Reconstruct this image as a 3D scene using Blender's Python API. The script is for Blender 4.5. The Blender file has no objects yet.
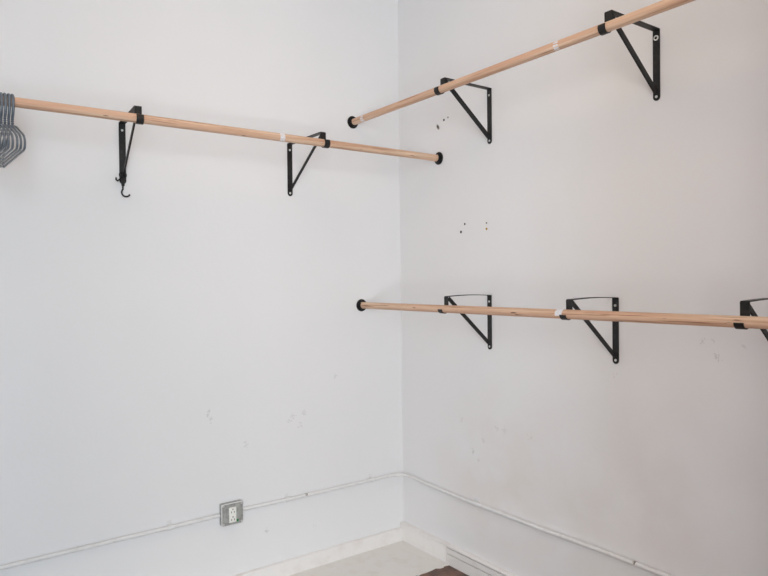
import bpy, bmesh, math, random
from mathutils import Vector, Matrix
random.seed(7)
PI = math.pi
C = bpy.context.scene.collection
sc = bpy.context.scene

# ------------------------------------------------------------------ materials
def srgb(r, g, b):
    f = lambda c: (c/255/12.92) if c/255 <= .04045 else ((c/255+.055)/1.055)**2.4
    return (f(r), f(g), f(b), 1)

def mat(name, col, rough=.5, metal=0, spec=.5, noise=None, bump=None, coord='Object'):
    m = bpy.data.materials.new(name); m.use_nodes = True
    nt = m.node_tree; b = nt.nodes['Principled BSDF']
    b.inputs['Base Color'].default_value = col
    b.inputs['Roughness'].default_value = rough
    b.inputs['Metallic'].default_value = metal
    b.inputs['Specular IOR Level'].default_value = spec
    tc = nt.nodes.new('ShaderNodeTexCoord')
    if noise:                                     # (scale, colour, amount-from, amount-to)
        s, c2, lo, hi = noise
        n = nt.nodes.new('ShaderNodeTexNoise'); n.inputs['Scale'].default_value = s; n.inputs['Detail'].default_value = 5
        nt.links.new(tc.outputs[coord], n.inputs['Vector'])
        r = nt.nodes.new('ShaderNodeMapRange'); r.inputs[1].default_value = lo; r.inputs[2].default_value = hi
        nt.links.new(n.outputs['Fac'], r.inputs[0])
        x = nt.nodes.new('ShaderNodeMix'); x.data_type = 'RGBA'
        x.inputs[6].default_value = col; x.inputs[7].default_value = c2
        nt.links.new(r.outputs[0], x.inputs[0]); nt.links.new(x.outputs[2], b.inputs['Base Color'])
    if bump:
        s, st, d = bump
        n = nt.nodes.new('ShaderNodeTexNoise'); n.inputs['Scale'].default_value = s; n.inputs['Detail'].default_value = 4
        nt.links.new(tc.outputs[coord], n.inputs['Vector'])
        bp = nt.nodes.new('ShaderNodeBump'); bp.inputs['Strength'].default_value = st; bp.inputs['Distance'].default_value = d
        nt.links.new(n.outputs['Fac'], bp.inputs['Height']); nt.links.new(bp.outputs[0], b.inputs['Normal'])
    return m

def wall_material(name, col, marks, stain=None):
    """white wall paint: faint roller mottling, bump, and small scuffs at given spots (x,y,z,radius,strength)"""
    m = bpy.data.materials.new(name); m.use_nodes = True
    nt = m.node_tree; N = nt.nodes; L = nt.links; b = N['Principled BSDF']
    b.inputs['Roughness'].default_value = .62; b.inputs['Specular IOR Level'].default_value = .3
    g = N.new('ShaderNodeNewGeometry')
    def noise(scale, det=4):
        n = N.new('ShaderNodeTexNoise'); n.inputs['Scale'].default_value = scale; n.inputs['Detail'].default_value = det
        L.new(g.outputs['Position'], n.inputs['Vector']); return n
    def mix(fac, a, bcol):
        x = N.new('ShaderNodeMix'); x.data_type = 'RGBA'
        L.new(fac, x.inputs[0])
        if isinstance(a, tuple): x.inputs[6].default_value = a
        else: L.new(a, x.inputs[6])
        x.inputs[7].default_value = bcol; return x.outputs[2]
    def mrange(v, lo, hi, a=0., c=1.):
        r = N.new('ShaderNodeMapRange'); r.inputs[1].default_value = lo; r.inputs[2].default_value = hi
        r.inputs[3].default_value = a; r.inputs[4].default_value = c
        L.new(v, r.inputs[0]); return r.outputs[0]
    n1 = noise(1.3)
    out = mix(mrange(n1.outputs['Fac'], .4, .75, 0, .5), col, tuple([c*.965 for c in col[:3]]+[1]))
    n2 = noise(55, 6)
    n3 = noise(3.1, 2)
    a = mrange(n2.outputs['Fac'], .735, .78)
    bm_ = mrange(n3.outputs['Fac'], .54, .62)
    mm = N.new('ShaderNodeMath'); mm.operation = 'MULTIPLY'; L.new(a, mm.inputs[0]); L.new(bm_, mm.inputs[1])
    m2 = N.new('ShaderNodeMath'); m2.operation = 'MULTIPLY'; L.new(mm.outputs[0], m2.inputs[0]); m2.inputs[1].default_value = .3
    out = mix(m2.outputs[0], out, srgb(120, 115, 112))
    # explicit scuffs
    nv = noise(70, 3)
    sub = N.new('ShaderNodeVectorMath'); sub.operation = 'SUBTRACT'; L.new(nv.outputs['Color'], sub.inputs[0]); sub.inputs[1].default_value = (.5, .5, .5)
    sc_ = N.new('ShaderNodeVectorMath'); sc_.operation = 'SCALE'; L.new(sub.outputs[0], sc_.inputs[0]); sc_.inputs['Scale'].default_value = .075
    add = N.new('ShaderNodeVectorMath'); add.operation = 'ADD'; L.new(g.outputs['Position'], add.inputs[0]); L.new(sc_.outputs[0], add.inputs[1])
    for (x, y, z, r, s) in marks:
        d = N.new('ShaderNodeVectorMath'); d.operation = 'DISTANCE'; L.new(add.outputs[0], d.inputs[0]); d.inputs[1].default_value = (x, y, z)
        out = mix(mrange(d.outputs['Value'], r*.5, r*.72, s*.36, 0), out, srgb(105, 98, 94))
    if stain:
        for (x, y, z, r, s, scol) in stain:
            nn = noise(4, 3)
            d = N.new('ShaderNodeVectorMath'); d.operation = 'DISTANCE'; L.new(g.outputs['Position'], d.inputs[0]); d.inputs[1].default_value = (x, y, z)
            m3 = N.new('ShaderNodeMath'); m3.operation = 'MULTIPLY'; L.new(mrange(d.outputs['Value'], 0, r, s, 0), m3.inputs[0]); L.new(mrange(nn.outputs['Fac'], .3, .6), m3.inputs[1])
            out = mix(m3.outputs[0], out, scol)
    L.new(out, b.inputs['Base Color'])
    nb = noise(38, 5)
    bp = N.new('ShaderNodeBump'); bp.inputs['Strength'].default_value = .12; bp.inputs['Distance'].default_value = .004
    L.new(nb.outputs['Fac'], bp.inputs['Height']); L.new(bp.outputs[0], b.inputs['Normal'])
    return m

def wood_material():
    m = bpy.data.materials.new('raw_pine'); m.use_nodes = True
    nt = m.node_tree; N = nt.nodes; L = nt.links; b = N['Principled BSDF']
    b.inputs['Roughness'].default_value = .6; b.inputs['Specular IOR Level'].default_value = .3
    tc = N.new('ShaderNodeTexCoord')
    oi = N.new('ShaderNodeObjectInfo')
    cmb = N.new('ShaderNodeVectorMath'); cmb.operation = 'SCALE'; cmb.inputs[0].default_value = (9, 5, 3); L.new(oi.outputs['Random'], cmb.inputs['Scale'])
    def layer(sx, s, det, lo, hi):
        mp = N.new('ShaderNodeMapping'); mp.inputs['Scale'].default_value = (sx, s, s)
        L.new(tc.outputs['Object'], mp.inputs['Vector']); L.new(cmb.outputs[0], mp.inputs['Location'])
        n = N.new('ShaderNodeTexNoise'); n.inputs['Scale'].default_value = 1; n.inputs['Detail'].default_value = det
        n.inputs['Roughness'].default_value = .65
        L.new(mp.outputs[0], n.inputs['Vector'])
        r = N.new('ShaderNodeMapRange'); r.inputs[1].default_value = lo; r.inputs[2].default_value = hi
        L.new(n.outputs['Fac'], r.inputs[0]); return r.outputs[0]
    def mix(fac, a, c):
        x = N.new('ShaderNodeMix'); x.data_type = 'RGBA'; L.new(fac, x.inputs[0])
        if isinstance(a, tuple): x.inputs[6].default_value = a
        else: L.new(a, x.inputs[6])
        x.inputs[7].default_value = c; return x.outputs[2]
    c = mix(layer(1.6, 75, 5, .38, .62), srgb(228, 200, 174), srgb(190, 149, 122))
    c = mix(layer(1.0, 20, 3, .45, .65), c, srgb(208, 166, 140))
    c = mix(layer(3.0, 130, 3, .58, .68), c, srgb(146, 104, 80))
    c = mix(layer(9, 60, 2, .70, .74), c, srgb(96, 66, 52))
    L.new(c, b.inputs['Base Color'])
    return m

M = {}
M['wood'] = wood_material()
M['black'] = mat('black_powder_coat', srgb(27, 26, 26), .45, 0, .35, noise=(60, srgb(42, 40, 39), .45, .7))
M['black_plastic'] = mat('black_plastic', srgb(20, 19, 20), .42, 0, .35)
M['steel'] = mat('bright_screw_steel', (.72, .72, .70, 1), .3, .6, noise=(200, (.55, .55, .55, 1), .4, .7))
M['dark_steel'] = mat('dark_screw_slot', srgb(30, 30, 30), .5, .3)
M['box_metal'] = mat('galvanised_box', srgb(176, 177, 174), .45, .25, noise=(45, srgb(150, 151, 149), .4, .65))
M['rim'] = mat('rim_highlight_metal', srgb(236, 236, 236), .45, 0, noise=(120, srgb(165, 166, 165), .58, .68))  # bright sunlit edge of the outlet cover, put into the colour
M['white_plastic'] = mat('white_plastic', srgb(238, 237, 232), .35)
M['slot'] = mat('dark_slot', srgb(38, 36, 34), .6)
M['green'] = mat('green_plastic', srgb(20, 120, 50), .4)
M['conduit'] = mat('painted_conduit', srgb(223, 222, 222), .6, 0, .3, noise=(30, srgb(217, 215, 214), .5, .7))
M['chip'] = mat('bare_chip', srgb(122, 115, 108), .6, noise=(160, srgb(205, 202, 198), .45, .6))
M['trim'] = mat('painted_trim', srgb(231, 228, 226), .45, noise=(18, srgb(226, 220, 217), .5, .72), bump=(60, .12, .002))
M['floorwhite'] = mat('white_painted_floor', srgb(230, 227, 222), .55, noise=(14, srgb(224, 217, 211), .5, .75), bump=(30, .2, .003))
M['floor'] = mat('brown_floor', srgb(116, 86, 71), .5, noise=(16, srgb(90, 68, 58), .42, .6), bump=(25, .15, .003))
M['sticker'] = mat('paper_sticker', srgb(226, 224, 228), .5, noise=(330, srgb(190, 188, 194), .55, .66))
M['hanger'] = mat('slate_plastic', srgb(104, 111, 120), .28, 0, .6, noise=(90, srgb(90, 97, 106), .4, .7))
M['brass'] = mat('brass', srgb(190, 150, 60), .35, .8)
M['plug'] = mat('grey_plug', srgb(128, 122, 114), .6)
M['hole'] = mat('dark_hole', srgb(22, 20, 19), .9)

# ------------------------------------------------------------------ mesh helpers
def obj(name, bm, m, parent=None, smooth=True, loc=(0, 0, 0), rotz=0, angle=40):
    me = bpy.data.meshes.new(name)
    bmesh.ops.recalc_face_normals(bm, faces=bm.faces)
    bm.to_mesh(me); bm.free()
    me.materials.append(m) if not isinstance(m, (list, tuple)) else [me.materials.append(x) for x in m]
    o = bpy.data.objects.new(name, me); C.objects.link(o)
    if smooth:
        for p in me.polygons: p.use_smooth = True
        me.set_sharp_from_angle(angle=math.radians(angle))
    o.location = loc; o.rotation_euler = (0, 0, rotz)
    if parent: o.parent = parent
    return o

def thing(name, label, cat, loc=(0, 0, 0), rotz=0, group=None):
    o = bpy.data.objects.new(name, None); C.objects.link(o)
    o.empty_display_size = .05
    o.location = loc; o.rotation_euler = (0, 0, rotz)
    return tag(o, label, cat, group)

def tag(o, label, cat, group=None):
    o['label'] = label; o['category'] = cat
    if group: o['group'] = group
    return o

def struct(name, bm, m, parent=None, smooth=False):
    o = obj(name, bm, m, parent, smooth)
    o['kind'] = 'structure'
    return o

def box(bm, x0, x1, y0, y1, z0, z1, bev=0, mi=0):
    r = bmesh.ops.create_cube(bm, size=1)
    vs = r['verts']
    for v in vs:
        v.co = Vector((x0 if v.co.x < 0 else x1, y0 if v.co.y < 0 else y1, z0 if v.co.z < 0 else z1))
    fs = set(f for v in vs for f in v.link_faces)
    for f in fs: f.material_index = mi
    if bev:
        es = list(set(e for v in vs for e in v.link_edges))
        bmesh.ops.bevel(bm, geom=es, offset=bev, segments=2, affect='EDGES', profile=.5)
    return bm

def tube(bm, pts, r, seg=12, cap=True, radii=None):
    """round tube through pts"""
    pts = [Vector(p) for p in pts]
    rings = []
    up = None
    for i, p in enumerate(pts):
        t = (pts[min(i+1, len(pts)-1)] - pts[max(i-1, 0)]).normalized()
        if up is None:
            a = Vector((0, 0, 1)) if abs(t.z) < .9 else Vector((1, 0, 0))
            up = (a - t*a.dot(t)).normalized()
        else:
            up = (up - t*up.dot(t)).normalized()
        s = t.cross(up)
        rr = radii[i] if radii else r
        rings.append([bm.verts.new(p + rr*(math.cos(2*PI*k/seg)*up + math.sin(2*PI*k/seg)*s)) for k in range(seg)])
    for a, b in zip(rings, rings[1:]):
        for k in range(seg):
            bm.faces.new((a[k], a[(k+1) % seg], b[(k+1) % seg], b[k]))
    if cap:
        bm.faces.new(rings[0][::-1]); bm.faces.new(rings[-1])
    return bm

def strip(bm, path, w, t):
    """flat bar of width w (along local Y) and thickness t following path of (x,z) points"""
    n = len(path)
    P = [Vector((p[0], 0, p[1])) for p in path]
    rows = []
    for i in range(n):
        if i == 0: d0 = d1 = (P[1]-P[0]).normalized()
        elif i == n-1: d0 = d1 = (P[-1]-P[-2]).normalized()
        else: d0 = (P[i]-P[i-1]).normalized(); d1 = (P[i+1]-P[i]).normalized()
        tn = (d0+d1).normalized()
        nr = Vector((-tn.z, 0, tn.x))
        k = 1/max(.5, d1.dot(tn))
        a = P[i]+nr*t/2*k; b = P[i]-nr*t/2*k
        y = Vector((0, w/2, 0))
        rows.append([bm.verts.new(a-y), bm.verts.new(a+y), bm.verts.new(b+y), bm.verts.new(b-y)])
    for r0, r1 in zip(rows, rows[1:]):
        for k in range(4):
            bm.faces.new((r0[k], r0[(k+1) % 4], r1[(k+1) % 4], r1[k]))
    bm.faces.new(rows[0][::-1]); bm.faces.new(rows[-1])
    bmesh.ops.recalc_face_normals(bm, faces=bm.faces)
    return bm

def lathe(bm, prof, seg=24, axis='X', c=(0, 0, 0)):
    """profile of (height along axis, radius)"""
    rings = []
    for h, r in prof:
        ring = []
        for k in range(seg):
            a = 2*PI*k/seg; u, v = r*math.cos(a), r*math.sin(a)
            p = {'X': (h, u, v), 'Y': (u, h, v), 'Z': (u, v, h)}[axis]
            ring.append(bm.verts.new(Vector(p)+Vector(c)))
        rings.append(ring)
    for a, b in zip(rings, rings[1:]):
        for k in range(seg):
            bm.faces.new((a[k], a[(k+1) % seg], b[(k+1) % seg], b[k]))
    bm.faces.new(rings[0]); bm.faces.new(rings[-1][::-1])
    return bm

# ------------------------------------------------------------------ setting
X0, Y0, H, T = -2.95, -3.1, 3.1, .15
white = srgb(230, 229, 230)
scuff_L = [(-1.075, 0, .82, .020, .55), (-1.07, 0, .79, .017, .5), (-.66, 0, .755, .02, .4), (-.60, 0, .76, .018, .45), (-.62, 0, .70, .018, .4),
           (-.68, 0, .735, .017, .4), (-.90, 0, .655, .016, .45), (-.42, 0, .92, .017, .4), (-.80, 0, .24, .013, .6), (-.55, 0, .20, .014, .3)]
scuff_R = [(0, -.546, .596, .015, .7), (0, -.579, .552, .013, .7), (0, -.62, .66, .016, .4), (0, -.70, .73, .015, .4), (0, -.90, .72, .015, .4),
           (0, -.47, .73, .014, .35), (0, -1.65, 1.19, .014, .6), (0, -1.68, 1.19, .013, .5), (0, -1.70, 1.14, .016, .6), (0, -1.78, 1.18, .014, .4),
           (0, -1.32, 1.04, .012, .35), (0, -.75, .72, .016, .35)]
stains = [(0, -.75, .47, .55, .35, srgb(214, 196, 182)), (0, -1.45, .55, .6, .25, srgb(205, 190, 184))]
M['wallL'] = wall_material('wall_paint', white, scuff_L)
M['wallR'] = wall_material('wall_paint_side', white, scuff_R, stains)
M['wallB'] = wall_material('wall_paint_plain', white, [])
M['wallW'] = mat('brick_wall', srgb(176, 128, 104), .8, noise=(9, srgb(150, 100, 80), .35, .65), bump=(20, .3, .01))

struct('wall_left', box(bmesh.new(), X0-T, T, 0, T, -.1, H+.1), M['wallL'])
struct('wall_right', box(bmesh.new(), 0, T, Y0-T, 0, -.1, H+.1), M['wallR'])
# two walls out of view; the one behind the camera has an unseen doorway, jambs set to shape the light
DX0, DX1, DZ = -2.75, -1.6, 2.85
struct('wall_side', box(bmesh.new(), X0-T, X0, Y0-T, 0, -.1, H+.1), M['wallB'])
b = bmesh.new()
box(b, X0, DX0, Y0-T, Y0, -.1, H+.1); box(b, DX1, 0, Y0-T, Y0, -.1, H+.1); box(b, DX0, DX1, Y0-T, Y0, DZ, H+.1)
struct('unseen_wall_back', b, M['wallB'])
b = bmesh.new()
for (u0, u1, z0, z1) in ((DX0-.07, DX0, 0, DZ+.07), (DX1, DX1+.07, 0, DZ+.07), (DX0, DX1, DZ, DZ+.07)): box(b, u0, u1, Y0-.0005, Y0+.018, z0, z1, .004)
struct('unseen_doorway_trim', b, M['trim'])
# unseen hall beyond the doorway; its tall window is added as a light source
HX0, HY0 = -4.6, -4.3
WX0, WX1, WZ0, WZ1 = -3.47, -2.43, .02, 2.72
b = bmesh.new()
box(b, HX0, WX0, HY0-T, HY0, -.1, H+.1); box(b, WX1, T, HY0-T, HY0, -.1, H+.1); box(b, WX0, WX1, HY0-T, HY0, WZ1, H+.1)
struct('unseen_hall_window_wall', b, M['wallB'])
struct('unseen_hall_wall', box(bmesh.new(), HX0-T, HX0, HY0-T, Y0, -.1, H+.1), M['wallB'])
struct('unseen_hall_wall_end', box(bmesh.new(), 0, T, HY0-T, Y0-T, -.1, H+.1), M['wallB'])
struct('wall_hall_side', box(bmesh.new(), HX0-T, X0-T, Y0-T, Y0, -.1, H+.1), M['wallB'])
b = bmesh.new()
for (u0, u1, z0, z1) in ((WX0, WX0+.04, WZ0, WZ1), (WX1-.04, WX1, WZ0, WZ1), (WX0, WX1, WZ1-.04, WZ1), (WX0, WX1, WZ0-.02, WZ0+.02)): box(b, u0, u1, HY0-.10, HY0-.02, z0, z1)
struct('added_window', b, M['trim'])
struct('ceiling', box(bmesh.new(), HX0-T, T, HY0-T, T, H, H+.15), M['wallB'])
struct('floor', box(bmesh.new(), HX0-T, T, HY0-T, T, -.15, 0), M['floor'])

# white painted border of the floor along the left wall, ragged edge towards the brown floor
b = bmesh.new()
top, bot = [], []
xx = -.012
pts = []
rr = random.Random(3)
while xx > X0:
    pts.append((xx, -.386 + (rr.random()-.5)*.016))
    xx -= .006 + rr.random()*.022
pts.append((X0, -.385))
loop = [(-.001, -.001)] + [(-.001, -.386)] + pts + [(X0, -.001)]
vt = [b.verts.new((x, y, .004)) for x, y in loop]; vb = [b.verts.new((x, y, -.002)) for x, y in loop]
b.faces.new(vt)
for i in range(len(loop)):
    j = (i+1) % len(loop); b.faces.new((vt[i], vb[i], vb[j], vt[j]))
struct('floor_border', b, M['floorwhite'])

# baseboards: stepped profile with a rounded cap, (distance from wall, height)
cap = [(.014, .0875), (.022, .0885), (.024, .091), (.0225, .095), (.014, .0985), (.004, .101), (0, .101)]
prof = [(0, 0), (.018, 0), (.018, .0495), (.008, .0505), (.008, .0560), (.0185, .057), (.0185, .0815), (.009, .083)] + [(.009, .0875)] + cap[1:]
plain = [(0, 0), (.019, 0), (.019, .083), (.0165, .0868)] + cap[1:]
low = [(0, 0), (.018, 0), (.018, .067), (.0165, .071), (.012, .0735), (0, .0745)]
def board(prof, along, s0, s1):
    b = bmesh.new(); R = []
    for s in (s0, s1):
        R.append([b.verts.new((s, -d, z) if along == 'x' else (-d, s, z)) for d, z in prof])
    n = len(prof)
    for k in range(n): b.faces.new((R[0][k], R[0][(k+1) % n], R[1][(k+1) % n], R[1][k]))
    b.faces.new(R[0]); b.faces.new(R[1])
    return b
struct('baseboard_left', board(low, 'x', X0, 0), M['trim'], smooth=True)
struct('baseboard_right', board(prof, 'y', Y0, -.374), M['trim'], smooth=True)
struct('trim_1', board(plain, 'y', -.372, -.0005), M['trim'], smooth=True)

# ------------------------------------------------------------------ closet rods
RR = .0165
def rod(p0, p1, label, group):
    p0, p1 = Vector(p0), Vector(p1); d = p1-p0; Ln = d.length
    b = bmesh.new()
    lathe(b, [(0, RR-.002), (.002, RR), (.4*Ln, RR), (.7*Ln, RR), (Ln-.002, RR), (Ln, RR-.002)], 28)
    o = obj('closet_rod', b, M['wood'], None, True, p0)
    o.rotation_euler = (0, -math.atan2(d.z, math.hypot(d.x, d.y)), math.atan2(d.y, d.x))
    tag(o, label, 'clothes rod', group)
    return o
def sticker(par, s0, s1, a0, a1):
    b = bmesh.new(); n = 10; r = RR+.0006; g = []
    for i in range(n+1):
        a = math.radians(a0+(a1-a0)*i/n)
        g.append([b.verts.new((s, q*math.cos(a), q*math.sin(a))) for s, q in ((s0, r), (s1, r), (s1, RR-.0005), (s0, RR-.0005))])
    for u, v in zip(g, g[1:]):
        for k in range(4): b.faces.new((u[k], u[(k+1) % 4], v[(k+1) % 4], v[k]))
    b.faces.new(g[0]); b.faces.new(g[-1])
    o = obj('sticker', b, M['sticker'], par)
    o['label'] = 'pale paper sticker'
    return o
ZL, DL = 2.002, .322
ZU, DU = 2.2051, .2989
ZD = 1.2729
dlow = lambda y: .257 + .0245*abs(y)
zlow = lambda y: 1.2729 + .0028*abs(y)
zup = lambda y: 2.2045 + .004*abs(y)
GR = 'wooden closet rods'
rodL = rod((-.004, -DL, ZL), (X0+.01, -DL, ZL), 'wooden rod along the left wall, carrying the grey hangers', GR)
rodU = rod((-DU, -.004, zup(0)), (-DU, -2.5, zup(2.5)), 'upper wooden rod on the right wall, running out of the top of the view', GR)
rodD = rod((-dlow(0), -.004, zlow(0)), (-dlow(2.5), -2.5, zlow(2.5)), 'lower wooden rod on the right wall, at half height below the two upper rods', GR)
# local +X along the rod; angles about it
sticker(rodL, .853, .875, -70, 250)
sticker(rodU, 1.288, 1.308, -80, 260)
sticker(rodU, .088, .112, -80, 260)
sticker(rodD, 1.28, 1.31, -80, 200)

# ------------------------------------------------------------------ end sockets
def socket(loc, rotz, label):
    """local +X points out of the wall"""
    t = thing('rod_socket', label, 'rod socket', loc, rotz, 'black end sockets of the rods')
    b = bmesh.new(); lathe(b, [(.0002, .031), (.003, .0315), (.005, .030), (.0055, .024)], 32)
    obj('mounting_plate', b, M['black_plastic'], t)
    b = bmesh.new()                                 # open topped U cup
    n = 28; ri, ro = RR+.0008, RR+.0042; g = []
    for i in range(n+1):
        a = math.radians(140 + 260*i/n)
        g.append([b.verts.new((h, q*math.cos(a), q*math.sin(a))) for h, q in ((.004, ri), (.004, ro), (.016, ro), (.018, ro-.001), (.018, ri))])
    for u, v in zip(g, g[1:]):
        for k in range(5): b.faces.new((u[k], u[(k+1) % 5], v[(k+1) % 5], v[k]))
    b.faces.new(g[0]); b.faces.new(g[-1])
    obj('cup', b, M['black_plastic'], t)
    for a in (90, 210, 330):
        b = bmesh.new(); lathe(b, [(.0045, .0035), (.0065, .003), (.0072, .0015)], 10, 'X', (0, .0262*math.cos(math.radians(a)), .0262*math.sin(math.radians(a))))
        obj('screw', b, M['black'], t)
    return t
socket((0, -DL, ZL), PI, 'round black socket on the right wall holding the end of the left rod')
socket((-DU, 0, ZU), -PI/2, 'round black socket near the corner at the end of the upper right rod')
socket((-dlow(0), 0, ZD), -PI/2, 'round black socket on the left wall at the end of the lower rod')

# ------------------------------------------------------------------ shelf and rod brackets
W = .026
def bracket(loc, rotz, d, gap, lip, label, bw=.0115, arch=0., washer=False, hole2=True):
    """origin at the top of the upright on the wall, local +X out of the wall, Y along it. d: rod centre distance, gap: rod below arm"""
    t = thing('shelf_bracket', label, 'bracket', loc, rotz, 'black shelf and rod brackets')
    th = .003
    L = d - RR - .0022
    # upright: flat plate with rounded foot
    b = bmesh.new(); pr = []
    for k in range(9):
        a = PI + PI*k/8; pr.append((W/2*math.cos(a), -.236 + .013*math.sin(a)))
    pr += [(W/2, -.001), (-W/2, -.001)]
    lo = [b.verts.new((.0004, y, z)) for y, z in pr]; hi = [b.verts.new((.0004+th, y, z)) for y, z in pr]
    b.faces.new(lo[::-1]); b.faces.new(hi)
    for i in range(len(pr)):
        j = (i+1) % len(pr); b.faces.new((lo[i], lo[j], hi[j], hi[i]))
    obj('upright', b, M['black'], t)
    # arm
    b = bmesh.new()
    n = 10
    strip(b, [(.0004+th+(L-.001-th)*i/n, -th/2 + arch*math.sin(PI*i/n)) for i in range(n+1)], W, th)
    obj('arm', b, M['black'], t)
    # drop tab and J shaped cradle round the rod
    b = bmesh.new()
    rc = RR+.0022
    pa = [(L+.0005, -th), (L+.0001, -gap*.5)]
    e0, e1 = 180, 360+lip
    m = 18
    for i in range(m+1):
        a = math.radians(e0+(e1-e0)*i/m); pa.append((d+rc*math.cos(a), -gap+rc*math.sin(a)))
    strip(b, pa, W, th)
    obj('rod_cradle', b, M['black'], t, angle=35)
    # diagonal brace: flat bar on edge
    b = bmesh.new()
    p0, p1 = Vector((.009, 0, -.218)), Vector((L-.012, 0, -.009))
    dr = (p1-p0).normalized(); nr = Vector((-dr.z, 0, dr.x)); hw, ht = bw, .003
    rows = []
    for p in (p0, p1):
        rows.append([b.verts.new(p+nr*hw+Vector((0, -ht, 0))), b.verts.new(p+nr*hw+Vector((0, ht, 0))), b.verts.new(p-nr*hw+Vector((0, ht, 0))), b.verts.new(p-nr*hw+Vector((0, -ht, 0)))])
    for k in range(4): b.faces.new((rows[0][k], rows[0][(k+1) % 4], rows[1][(k+1) % 4], rows[1][k]))
    b.faces.new(rows[0]); b.faces.new(rows[1])
    bmesh.ops.bevel(b, geom=list(b.edges), offset=.0014, segments=2, affect='EDGES')
    obj('brace', b, M['black'], t)
    # screws
    for z in (-.030, -.235):
        if z == -.235 and not hole2: continue
        b = bmesh.new(); lathe(b, [(.0032, .005), (.0046, .0048), (.0058, .003), (.0062, .001)], 16, 'X', (0, 0, z))
        s = obj('screw', b, M['steel'], t); s['label'] = 'shiny steel screw head'
        if washer and z == -.030:
            b = bmesh.new(); lathe(b, [(.0033, .0095), (.0050, .0090), (.0052, .0062)], 20, 'X', (0, 0, z))
            obj('washer', b, M['white_plastic'], t)['label'] = 'pale washer under the top screw'
            s.data.materials[0] = M['dark_steel']; s['label'] = 'dark screw head'
            for v in s.data.vertices: v.co.x += .0016
    return t

LB = -PI/2
bracket((-1.4235, 0, 2.053), LB-math.radians(3.6), DL, 2.053-ZL, 40, 'black bracket on the left wall with a small hook hanging from its foot', bw=.0075)
bracket((-.660, 0, 2.055), LB+math.radians(1.2), DL, 2.055-ZL, 45, 'black bracket on the left wall nearest the corner, no hook on it', bw=.0075)
bracket((0, -.674, 2.261), PI, DU, 2.261-zup(.674), 28, 'black bracket under the upper right rod nearest the corner')
bracket((0, -1.489, 2.270), PI, DU, 2.270-zup(1.489), 25, 'black bracket under the upper right rod with a pale washer at its top screw', washer=True)
for y, z, lb in ((-.664, 1.329, 'black bracket of the lower rod nearest the corner'),
                 (-1.319, 1.328, 'middle black bracket of the lower rod, right of the pale sticker'),
                 (-1.918, 1.335, 'black bracket of the lower rod cut off by the right edge of the picture')):
    bracket((0, y, z), PI-(.035 if y > -1 else 0), dlow(y), z-zlow(y), -5, lb, bw=.0085, arch=.004)

# ------------------------------------------------------------------ small hook on the first bracket
hk = thing('hanging_hook', 'small black swivel hook hanging from the foot of a left wall bracket', 'hook', (-1.4285, -.022, 1.838), 0)
def arc(c, r, a0, a1, n, plane='xz', y=0):
    return [(c[0]+r*math.cos(math.radians(a0+(a1-a0)*i/n)), y, c[1]+r*math.sin(math.radians(a0+(a1-a0)*i/n))) for i in range(n+1)]
b = bmesh.new(); tube(b, arc((0, .0), .0125, 255, -75, 20), .0034, 8)
obj('loop', b, M['black_plastic'], hk)
b = bmesh.new(); tube(b, [(-.006, 0, -.012), (-.015, -.004, -.020), (-.0225, -.007, -.026), (-.028, -.008, -.022), (-.0285, -.008, -.013)], .003, 8)
obj('latch', b, M['black_plastic'], hk)
b = bmesh.new(); lathe(b, [(-.044, .0045), (-.042, .0065), (-.022, .007), (-.016, .0065), (-.012, .004)], 14, 'Z')
obj('swivel', b, M['black_plastic'], hk)
b = bmesh.new(); tube(b, [(.0, 0, -.042), (-.001, 0, -.050)] + arc((.011, -.070), .0165, 135, 335, 16) , .0034, 8)
obj('hook', b, M['black_plastic'], hk)

# ------------------------------------------------------------------ grey hangers
def catmull(pts, n=6):
    P = [Vector(p) for p in pts]; P = [P[0]*2-P[1]] + P + [P[-1]*2-P[-2]]; out = []
    for i in range(1, len(P)-2):
        for k in range(n):
            t = k/n; a, b_, c, d = P[i-1], P[i], P[i+1], P[i+2]
            out.append(.5*((2*b_)+(c-a)*t+(2*a-5*b_+4*c-d)*t*t+(3*b_-a-3*c+d)*t*t*t))
    out.append(P[-2]); return out
HR = .0046
def make_hanger():
    """origin at rod centre, hanger in the local YZ plane, -Y towards the room"""
    t = thing('clothes_hanger', '-', 'clothes hanger', group='grey hangers on the left rod')
    rc = RR + HR + .0004
    pts = [(0, rc*math.cos(math.radians(a)), rc*math.sin(math.radians(a))) for a in range(-5, 181, 12)]
    pts += [(0, -rc, -.012), (0, -rc+.001, -.026), (0, -rc+.005, -.038), (0, -.009, -.046), (0, -.002, -.054)]
    b = bmesh.new(); tube(b, catmull(pts, 3), HR, 10)
    obj('hook', b, M['hanger'], t)
    b = bmesh.new()                                     # ribbed neck
    pr = [(-.087, .0036)]
    for i in range(5): pr += [(-.084+i*.0066, .0052), (-.0808+i*.0066, .0036)]
    lathe(b, pr, 12, 'Z'); obj('neck', b, M['hanger'], t)
    # closed body: shoulders, ends, bottom bar
    half = [(0, -.083), (.030, -.087), (.075, -.098), (.125, -.118), (.172, -.137), (.192, -.148), (.203, -.162), (.2035, -.176), (.195, -.186), (.180, -.189)]
    loop = [(0, -y, z) for y, z in half] 
    body = catmull(loop, 4) + [Vector((0, -.08, -.189)), Vector((0, .0, -.189)), Vector((0, .08, -.189))]
    other = catmull([(0, y, z) for y, z in half][::-1], 4)
    path = body + other
    b = bmesh.new()
    tube(b, path, .0035, 10)
    obj('body', b, M['hanger'], t)
    return t
order = ['rightmost grey hanger, at the front of the row on the left rod', 'second grey hanger from the right end of the row on the left rod',
         'third grey hanger from the right end of the row on the left rod', 'fourth grey hanger from the right end of the row on the left rod',
         'fifth grey hanger from the right, its hook at the picture edge', 'sixth grey hanger from the right, only its shoulder in the picture',
         'seventh grey hanger from the right, only its shoulder tip in the picture']
h0 = make_hanger()
hs = [h0]
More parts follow.
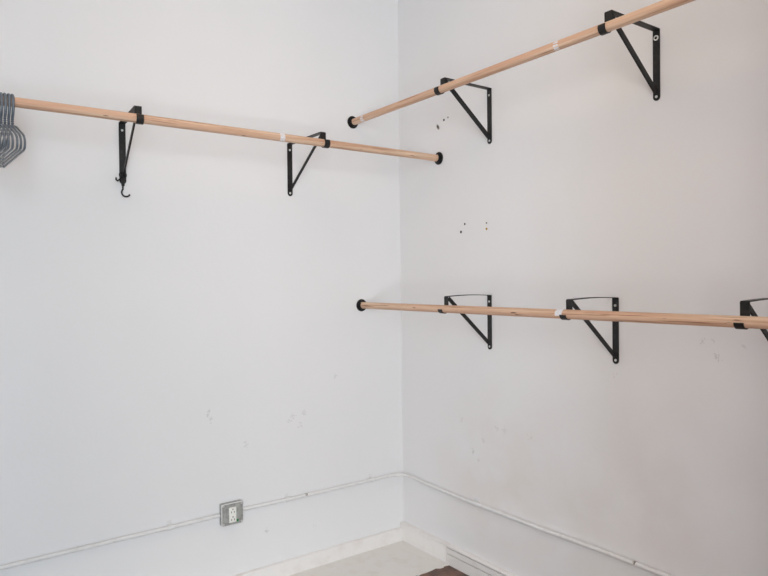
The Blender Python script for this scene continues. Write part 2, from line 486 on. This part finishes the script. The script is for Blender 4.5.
for k in range(1, 7):
    c = h0.copy(); C.objects.link(c)
    for ch in h0.children:
        d = ch.copy(); C.objects.link(d); d.parent = c
    hs.append(c)
rr = random.Random(11)
for k, h in enumerate(hs):
    h['label'] = order[k]
    h.location = (-1.8505 - k*.0108, -DL, ZL)
    h.rotation_euler = (0, 0, math.radians(2.6 + (rr.random()-.5)*.8))

# ------------------------------------------------------------------ outlet box
bx = thing('outlet_box', 'square grey metal outlet box on the left wall', 'power outlet', (-.984, 0, .3645), 0)
D = .031; hw, hh = .0497, .0475
b = bmesh.new(); box(b, -hw, hw, -D+.004, -.0004, -hh, hh, .004); obj('back_box', b, M['box_metal'], bx)
b = bmesh.new()                                     # cover: rounded rim and raised centre
def rrect(w, h, r, n=5):
    out = []
    for cx, cz, a0 in ((w-r, h-r, 0), (-w+r, h-r, 90), (-w+r, -h+r, 180), (w-r, -h+r, 270)):
        for i in range(n+1):
            a = math.radians(a0+90*i/n); out.append((cx+r*math.cos(a), cz+r*math.sin(a)))
    return out
rings = []
for w, h, r, y in ((hw+.001, hh+.001, .008, -D+.003), (hw+.001, hh+.001, .008, -D-.0005), (hw-.0005, hh-.0005, .007, -D-.002), (hw-.009, hh-.009, .008, -D-.002), (hw-.015, hh-.015, .006, -D-.009), (hw-.017, hh-.017, .005, -D-.0095)):
    rings.append([b.verts.new((x, y, z)) for x, z in rrect(w, h, r)])
for u, v in zip(rings, rings[1:]):
    for k in range(len(u)): b.faces.new((u[k], u[(k+1) % len(u)], v[(k+1) % len(u)], v[k]))
b.faces.new(rings[0][::-1]); b.faces.new(rings[-1])
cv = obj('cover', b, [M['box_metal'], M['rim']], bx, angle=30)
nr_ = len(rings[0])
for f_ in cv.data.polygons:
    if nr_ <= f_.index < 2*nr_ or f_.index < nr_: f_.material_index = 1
rx = -.0035
b = bmesh.new(); box(b, rx-.0165, rx+.0165, -D-.0135, -D-.009, -.0335, .0335, .0015)
rec = obj('receptacle', b, M['white_plastic'], bx); rec['label'] = 'white double socket insert'
for zc in (.017, -.017):
    for sx in (-.0065, .0065):
        b = bmesh.new(); box(b, rx+sx-.0014, rx+sx+.0014, -D-.0139, -D-.0134, zc-.0085, zc-.0005); obj('slot', b, M['slot'], rec, False)
    b = bmesh.new(); lathe(b, [(-D-.0139, .0028), (-D-.0134, .0028)], 12, 'Y', (rx, 0, zc+.0075)); obj('ground_hole', b, M['slot'], rec, False)
b = bmesh.new(); lathe(b, [(-D-.0150, .003), (-D-.0135, .0045), (-D-.0094, .005)], 14, 'Y', (rx+.0225, 0, -.0295)); obj('ground_screw', b, M['green'], bx)['label'] = 'green round screw'
for sx in (-1, 1):
    for sz in (-1, 1):
        b = bmesh.new(); lathe(b, [(-D-.0048, .0015), (-D-.0042, .0046), (-D-.0020, .0052)], 14, 'Y', (sx*(hw-.007), 0, sz*(hh-.007)))
        obj('screw', b, M['steel'], bx)

# ------------------------------------------------------------------ surface conduit
CR = .0088
def conduit(path, label, straps, chips):
    t = thing('conduit', label, 'conduit', (0, 0, 0), 0, 'white painted conduit runs')
    b = bmesh.new(); tube(b, catmull(path, 5), CR, 14); obj('pipe', b, M['conduit'], t)
    for (p, ax) in straps:
        b = bmesh.new(); q = CR+.0016; w = .009
        pa = [(-.026, .0005), (-.011, .0005)]
        pa += [(q*math.cos(math.radians(a)), .012+q*math.sin(math.radians(a))) for a in range(180, -1, -20)] + [(.011, .0005)]
        # saddle strap hugging the pipe: local X runs up the wall, Z out of it, width along the pipe
        strip(b, pa, w*2, .0018)
        lathe(b, [(.0010, .0042), (.0028, .0038), (.0034, .002)], 10, 'Z', (-.019, 0, 0))
        o = obj('strap', b, M['conduit'], t)
        if ax == 'x': o.matrix_local = Matrix(((0, 1, 0, p[0]), (0, 0, -1, 0), (-1, 0, 0, p[2]), (0, 0, 0, 1)))
        else: o.matrix_local = Matrix(((0, 0, -1, 0), (0, 1, 0, p[1]), (-1, 0, 0, p[2]), (0, 0, 0, 1)))
    for (p, ax, ln) in chips:
        b = bmesh.new()
        lathe(b, [(-ln, CR*.9), (-ln*.7, CR+.0007), (ln*.7, CR+.0007), (ln, CR*.9)], 14, 'X' if ax == 'x' else 'Y', p)
        bmesh.ops.delete(b, geom=[v for v in b.verts if v.co.z < p[2]-.002], context='VERTS')
        o = obj('paint_chip', b, M['chip'], t); o['label'] = 'dark patch where the paint is worn off'
    return t
yo = -.012
conduit([(X0+.01, yo, .357), (-2.4, yo, .357), (-1.88, yo, .357), (-1.68, yo, .359), (-1.48, yo, .360), (-1.257, yo, .361), (-1.14, yo, .362), (-1.037, yo, .363)],
        'white painted conduit left of the metal outlet box', [((-1.257, yo, .361), 'x')], [])
conduit([(-.933, yo, .367), (-.80, yo, .3655), (-.687, yo, .3645), (-.465, yo, .365), (-.30, yo, .3652), (-.15, yo, .366), (-.095, yo-.001, .366),
         (-.060, yo-.009, .3655), (-.032, -.036, .365), (yo-.007, -.066, .3645), (yo, -.11, .363),
         (yo, -.203, .357), (yo, -.466, .352), (yo, -.729, .353), (yo, -.958, .353), (yo, -1.136, .357), (yo, -1.252, .359), (yo, -1.421, .359), (yo, -1.70, .359), (yo, -2.3, .358), (yo, -2.8, .358)],
        'white painted conduit right of the outlet box, bending round the corner', [((-.70, yo, .3645), 'x'), ((-.213, yo, .3655), 'x'), ((0, -.57, .352), 'y')],
        [((-.60, yo, .3646), 'x', .008), ((yo, -1.40, .3590), 'y', .007)])
def connector(x, label):
    b = bmesh.new(); lathe(b, [(x-.013, CR+.001), (x-.012, CR+.003), (x+.012, CR+.003), (x+.013, CR+.001)], 16, 'X', (0, yo, .365))
    return b

# ------------------------------------------------------------------ plugs and screw holes left in the right wall
def plug(y, z, r, label, name='wall_plug', m='plug', elong=1.0, tilt=0):
    t = thing(name, label, 'wall plug' if name == 'wall_plug' else 'screw', (0, y, z), PI, 'fixings left in the right wall')
    b = bmesh.new()
    lathe(b, [(.0002, r), (.0012, r*.95), (.0016, r*.72), (.0012, r*.66)] if name == 'wall_plug' else [(.0002, r), (.002, r*.9), (.003, r*.4)], 16)
    for v in b.verts:
        v.co.z *= elong
    bmesh.ops.rotate(b, verts=b.verts, cent=(0, 0, 0), matrix=Matrix.Rotation(tilt, 3, 'X'))
    obj('rim' if name == 'wall_plug' else 'head', b, M[m], t)
    b = bmesh.new()
    if name == 'wall_plug':
        k_ = 1 if m == 'hole' else .62
        lathe(b, [(.0006, r*.7*k_), (.00165, r*.64*k_), (.0017, r*.2*k_)], 14)
        for v in b.verts: v.co.z *= elong
        bmesh.ops.rotate(b, verts=b.verts, cent=(0, 0, 0), matrix=Matrix.Rotation(tilt, 3, 'X'))
        obj('bore', b, M['hole'], t)['label'] = 'dark hole in the middle'
    else:
        box(b, .0026, .0032, -r*.6, r*.6, -r*.15, r*.15); obj('slot', b, M['slot'], t, False)
    return t
plug(-.317, 2.158, .0082, 'torn oblong wall plug below the upper right rod near the corner', elong=1.9, tilt=.55)
plug(-.362, 2.184, .0058, 'small round dark plug hole just right of the torn oblong plug', m='hole')
plug(-.392, 2.190, .0045, 'faint filled plug hole, the uppermost one right of the corner', m='plug')
plug(-.504, 1.663, .0052, 'dark plug hole between the rods, the upper of the slanting pair', m='hole')
plug(-.477, 1.627, .0060, 'dark plug hole between the rods, the lower of the slanting pair', m='hole', elong=1.15)
plug(-.648, 1.657, .0045, 'tiny grey plug hole right above the brass screw')
plug(-.648, 1.630, .0058, 'small brass screw in the right wall between the two rods', 'wall_screw', 'brass')

# ------------------------------------------------------------------ light
def area(name, loc, rot, sx, sy, col, e):
    l = bpy.data.lights.new(name, 'AREA'); l.shape = 'RECTANGLE'; l.size = sx; l.size_y = sy; l.color = col; l.energy = e
    o = bpy.data.objects.new(name, l); C.objects.link(o); o.location = loc; o.rotation_euler = rot; return o
# per source: red, green, blue power
LIGHT = [(67, 65.5, 63.5), (25, 23.5, 19.5), (55, 70, 82), (8.0, 5.6, 3.5)]
def power(c):
    e = max(c); return tuple(k/e if e else 1 for k in c), e
SPOTS = [('added_window_light', (x_, HY0-.06, 1.37), (PI/2, 0, 0), .345, 2.66) for x_ in (-3.295, -2.95, -2.605)]  # added panels in the unseen hall window, tuned to the wall tones
SPOTS += [('added_ceiling_fill', (-1.4, -1.4, H-.03), (0, 0, 0), .9, .9)]  # added out of view as a weak warm fill for the walls
for (n_, lo_, ro_, sx_, sy_), c_ in zip(SPOTS, LIGHT):
    col_, e_ = power(c_)
    if e_ > 0: area(n_, lo_, ro_, sx_, sy_, col_, e_)
w = bpy.data.worlds.new('sky'); sc.world = w; w.use_nodes = True
w.node_tree.nodes['Background'].inputs[0].default_value = (.75, .85, 1, 1); w.node_tree.nodes['Background'].inputs[1].default_value = .05

# ------------------------------------------------------------------ camera
cd = bpy.data.cameras.new('camera'); cd.sensor_width = 36; cd.lens = 651.0023/768*36; cd.clip_start = .02
co = bpy.data.objects.new('camera', cd); C.objects.link(co)
R = Matrix(((0.80899896, 0.01625328, -0.58758532), (-0.58771351, 0.0042477, -0.80905796), (-0.01065396, 0.99985888, 0.01298866)))
co.matrix_world = Matrix.Translation((-2.12917289, -2.77788123, 1.40382865)) @ R.to_4x4()
sc.camera = co
sc.view_settings.view_transform = 'Standard'; sc.view_settings.look = 'None'; sc.view_settings.gamma = 1
sc.view_settings.use_curve_mapping = False
sc.view_settings.exposure = 0
sc.cycles.use_denoising = True
sc.cycles.max_bounces = 10; sc.cycles.diffuse_bounces = 6
